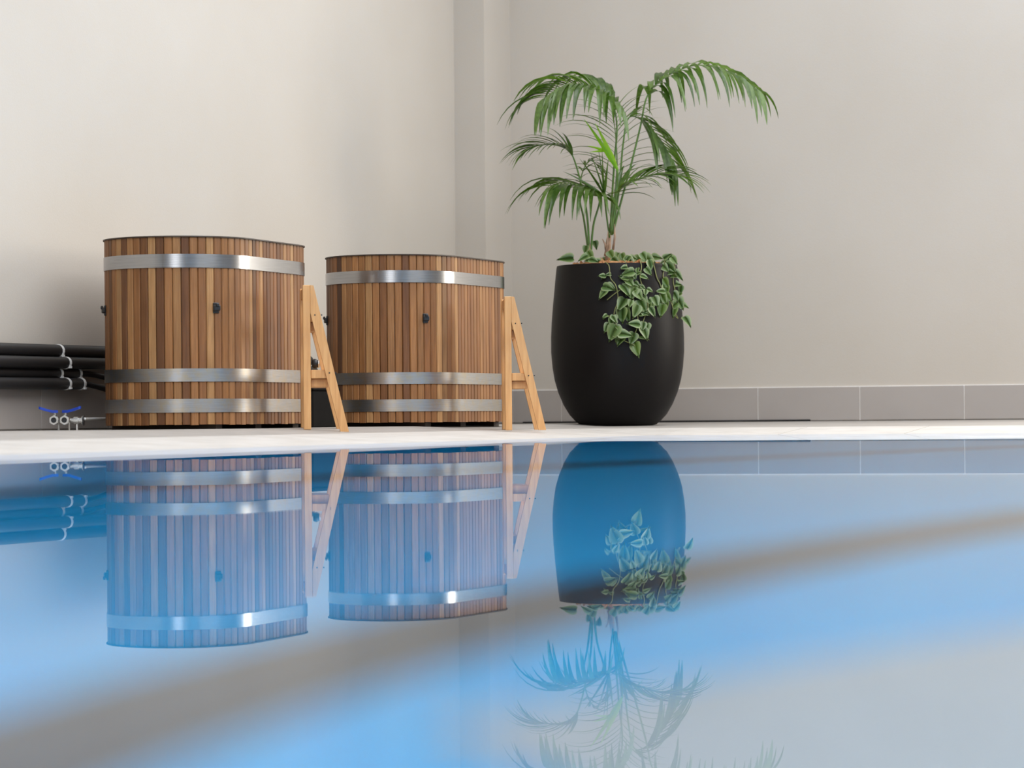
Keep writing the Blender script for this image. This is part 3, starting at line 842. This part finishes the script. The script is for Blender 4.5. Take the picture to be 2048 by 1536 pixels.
# ------------------------------------------------------------------ pipes on the left wall
PIPES = [(0.337, 0.027, 0.028, 13.6, 'topmost of the four thick black insulated pipes along the left wall'),
         (0.286, 0.036, 0.026, 13.6, 'second from the top of the four black insulated pipes on the wall'),
         (0.242, 0.028, 0.025, 11.02, 'third from the top of the four black insulated pipes on the wall'),
         (0.197, 0.036, 0.026, 10.96, 'lowest of the four thick black insulated pipes along the left wall')]
def wy_at(xp): return ray_at(xp, 'x', WL + 0.06, 720)
for i, (z, dx, r, y1, lab) in enumerate(PIPES):
    r -= 0.001; x = WL + r + 0.011 + (0.028 if i % 2 else 0.0)
    t = empty('insulated_pipe', (x, 9.0, z)); tag(t, lab, 'pipe', 'black insulated pipes')
    pts = []
    ye = y1 if y1 > 12 else wy_at(168 if i == 2 else 162)
    for k in range(25):
        yy = 4.0 + (ye - 4.0) * k / 24
        pts.append((0.004 * math.sin(yy * 2.1), yy - 9.0, 0.003 * math.sin(yy * 1.7)))
    V, Fc = tube_data(pts, r, 14)
    mesh_obj('foam_sleeve', V, Fc, MT['rubber'], t, True)
    ties = [wy_at(127 if i in (0, 2) else 131)] + ([wy_at(165 if i == 2 else 160)] if i > 1 else [])
    for ty in ties:
        V, Fc = tube_data([(0.004 * math.sin(ty * 2.1), ty - 9.0 - 0.008, 0.003 * math.sin(ty * 1.7)), (0.004 * math.sin(ty * 2.1), ty - 9.0 + 0.008, 0.003 * math.sin(ty * 1.7))], r + 0.002, 18)
        ct = mesh_obj('cable_tie', V, Fc, MT['tie'], t)
        box_obj('tie_head', (r * 0.6, ty - 9.0 - 0.007, -r * 0.95), (r * 0.6 + 0.009, ty - 9.0 + 0.007, -r * 0.95 + 0.009), MT['tie'], ct)
# hoses from the two lower pipes to the tub
for (z, xp, z2, lab) in ((0.242, 168, 0.150, 'thin black hose bending down from the third pipe to the left tub'), (0.197, 162, 0.125, 'thin black hose bending down from the lowest pipe to the left tub')):
    ya = wy_at(xp) - 0.02; b = Vector(tub1.location)
    P = spline([(WL + 0.04, ya, z), (WL + 0.06, ya + 0.10, z - 0.004), (WL + 0.11, ya + 0.20, z - 0.03), (WL + 0.16, ya + 0.25, z2 + 0.015), (b.x - TR - 0.02, ya + 0.285, z2)], 6)
    o0 = Vector(P[0]); V, Fc = tube_data(P, 0.012, 10)
    h = mesh_obj('hose', V, Fc, MT['rubber'], None, True, o0); h.location = o0
    tag(h, lab, 'hose', 'thin black hoses')

# ------------------------------------------------------------------ valves by the floor
def valve(xp, y_low, hand_ang, label):
    b = pix(xp, 840, 11.95); b.z = 0.0
    t = empty('ball_valve', b); tag(t, label, 'valve', 'blue handled valves')
    zc = 0.042
    def cyl(name, p0, p1, rad, mat, n=12, par=t):
        V, Fc = tube_data([p0, p1], rad, n); return mesh_obj(name, V, Fc, mat, par)
    ax = fw
    V, Fc = tube_data([ax * -0.034 + Vector((0, 0, zc)), ax * -0.022 + Vector((0, 0, zc)), ax * -0.021 + Vector((0, 0, zc)), ax * -0.008 + Vector((0, 0, zc)), ax * 0.008 + Vector((0, 0, zc)), ax * 0.021 + Vector((0, 0, zc)), ax * 0.022 + Vector((0, 0, zc)), ax * 0.034 + Vector((0, 0, zc))],
                      [0.018, 0.018, 0.013, 0.020, 0.020, 0.013, 0.018, 0.018], 8)
    mesh_obj('valve_body', V, Fc, MT['chrome'], t)
    cyl('bore', ax * -0.0345 + Vector((0, 0, zc)), ax * -0.0325 + Vector((0, 0, zc)), 0.0115, MT['black'])
    cyl('collar', ax * -0.030 + Vector((0, 0, zc)), ax * -0.026 + Vector((0, 0, zc)), 0.0205, MT['chrome'], 6)
    cyl('valve_stem', (0, 0, zc + 0.012), (0, 0, zc + 0.031), 0.006, MT['chrome'])
    hd = Vector((math.cos(hand_ang), math.sin(hand_ang), 0))
    sd = Vector((-hd.y, hd.x, 0)); V = []
    for (s, w, z) in ((-0.012, 0.008, 0.030), (0.012, 0.009, 0.030), (0.034, 0.008, 0.036), (0.060, 0.009, 0.044), (0.066, 0.006, 0.046)):
        for zz in (0, 0.011):
            for q in (-1, 1): V.append(hd * s + sd * w * q + Vector((0, 0, zc + z + zz)))
    Fc = []
    for i in range(4):
        a, c = i * 4, i * 4 + 4
        Fc += [(a, a + 1, c + 1, c), (a + 2, c + 2, c + 3, a + 3), (a, c, c + 2, a + 2), (a + 1, a + 3, c + 3, c + 1)]
    Fc += [(0, 2, 3, 1), (16, 17, 19, 18)]
    mesh_obj('handle', V, Fc, MT['blue'], t)
    cyl('support_foot', (0.01, 0.013, 0.0), (0.01, 0.013, zc - 0.008), 0.0045, MT['chrome'])
ha = TH  # along the picture plane
valve(110, 0, ha + PI + 0.25, 'nickel plated ball valve with blue lever on floor, left of the pair')
valve(131, 0, ha - 0.2, 'nickel plated ball valve with blue lever on floor, right of the pair')
b = pix(154, 840, 11.98); b.z = 0.0
t = empty('pipe_union', b); tag(t, 'grey threaded pipe union between the blue valve and left tub', 'fitting')
ax = rt
V, Fc = tube_data([ax * s + Vector((0, 0, 0.040)) for s in (-0.028, -0.014, -0.013, 0.006, 0.007, 0.020, 0.021, 0.026)], [0.010, 0.010, 0.016, 0.016, 0.012, 0.012, 0.019, 0.019], 10)
mesh_obj('union_body', V, Fc, MT['chrome'], t)
V, Fc = tube_data([Vector((0, 0, 0.0)), Vector((0, 0, 0.026))], 0.0045, 8); mesh_obj('support_foot', V, Fc, MT['chrome'], t)
V, Fc = tube_data([ax * 0.024 + Vector((0, 0, 0.040)), ax * 0.030 + Vector((0, 0, 0.040))], 0.021, 10); mesh_obj('collar', V, Fc, MT['black'], t)
# feed pipe running along the wall behind the tubs
p0 = b + ax * 0.032 + Vector((0, 0, 0.046))
P = spline([p0, p0 + Vector((-0.03, 0.06, 0.0)), p0 + Vector((-0.09, 0.2, 0.0)), p0 + Vector((-0.09, 1.4, 0)), p0 + Vector((-0.09, 2.2, 0))], 5)
P = [Vector((max(WL + 0.02, q.x), q.y, q.z)) for q in P]
V, Fc = tube_data(P, 0.006, 8); fp = mesh_obj('feed_pipe', V, Fc, MT['pvc'], None, True, p0); fp.location = p0
tag(fp, 'thin pale feed pipe running low along the wall behind the tubs', 'pipe')
bx = c2w(-0.80, 13.05); bx.z = 0  # added dark box that keeps the gap between the tubs dark
t = empty('dark_gap_box', bx); tag(t, 'low dark box added to darken the gap between the two wooden tubs', 'box')
box_obj('box_body', (-0.46, -0.10, 0.0), (-0.06, 0.20, 0.165), MT['dark_box'], t, 0.006)
box_obj('box_lid', (-0.465, -0.105, 0.1655), (-0.055, 0.205, 0.18), MT['dark_box'], t, 0.004)
# black hose fitting on the lower tread of the left ladder
p = pix(632, 738, 12.16)
t = empty('hose_fitting', p); tag(t, 'black hose fitting with silver ring on left ladder tread', 'fitting')
V, Fc = tube_data([rt * -0.016 + Vector((0, 0, 0.022)), rt * -0.004 + Vector((0, 0, 0.022)), rt * 0.010 + Vector((0, 0, 0.022))], [0.017, 0.021, 0.015], 12)
mesh_obj('fitting_body', V, Fc, MT['black'], t, True)
V, Fc = tube_data([rt * 0.010 + Vector((0, 0, 0.022)), rt * 0.015 + Vector((0, 0, 0.022))], 0.017, 12); mesh_obj('ring', V, Fc, MT['chrome'], t)
# black strip standing in for the dark gap at the foot of the skirting
V, Fc = tube_data([(x_, WF - 0.022, 0.005) for x_ in (-5.75, -5.2, -4.6, -4.0, ray_at(1500, 'y', WF - .022), ray_at(1566, 'y', WF - .022))], [0.006, 0.006, 0.006, 0.006, 0.0055, 0.0015], 8)
o0 = Vector((-5.75, WF - 0.022, 0.0)); cb = mesh_obj('skirting_gap_strip', V, Fc, MT['rubber'], None, True, o0); cb.location = o0
tag(cb, 'black strip standing in for the dark gap under the skirting behind the planter', 'gap strip')
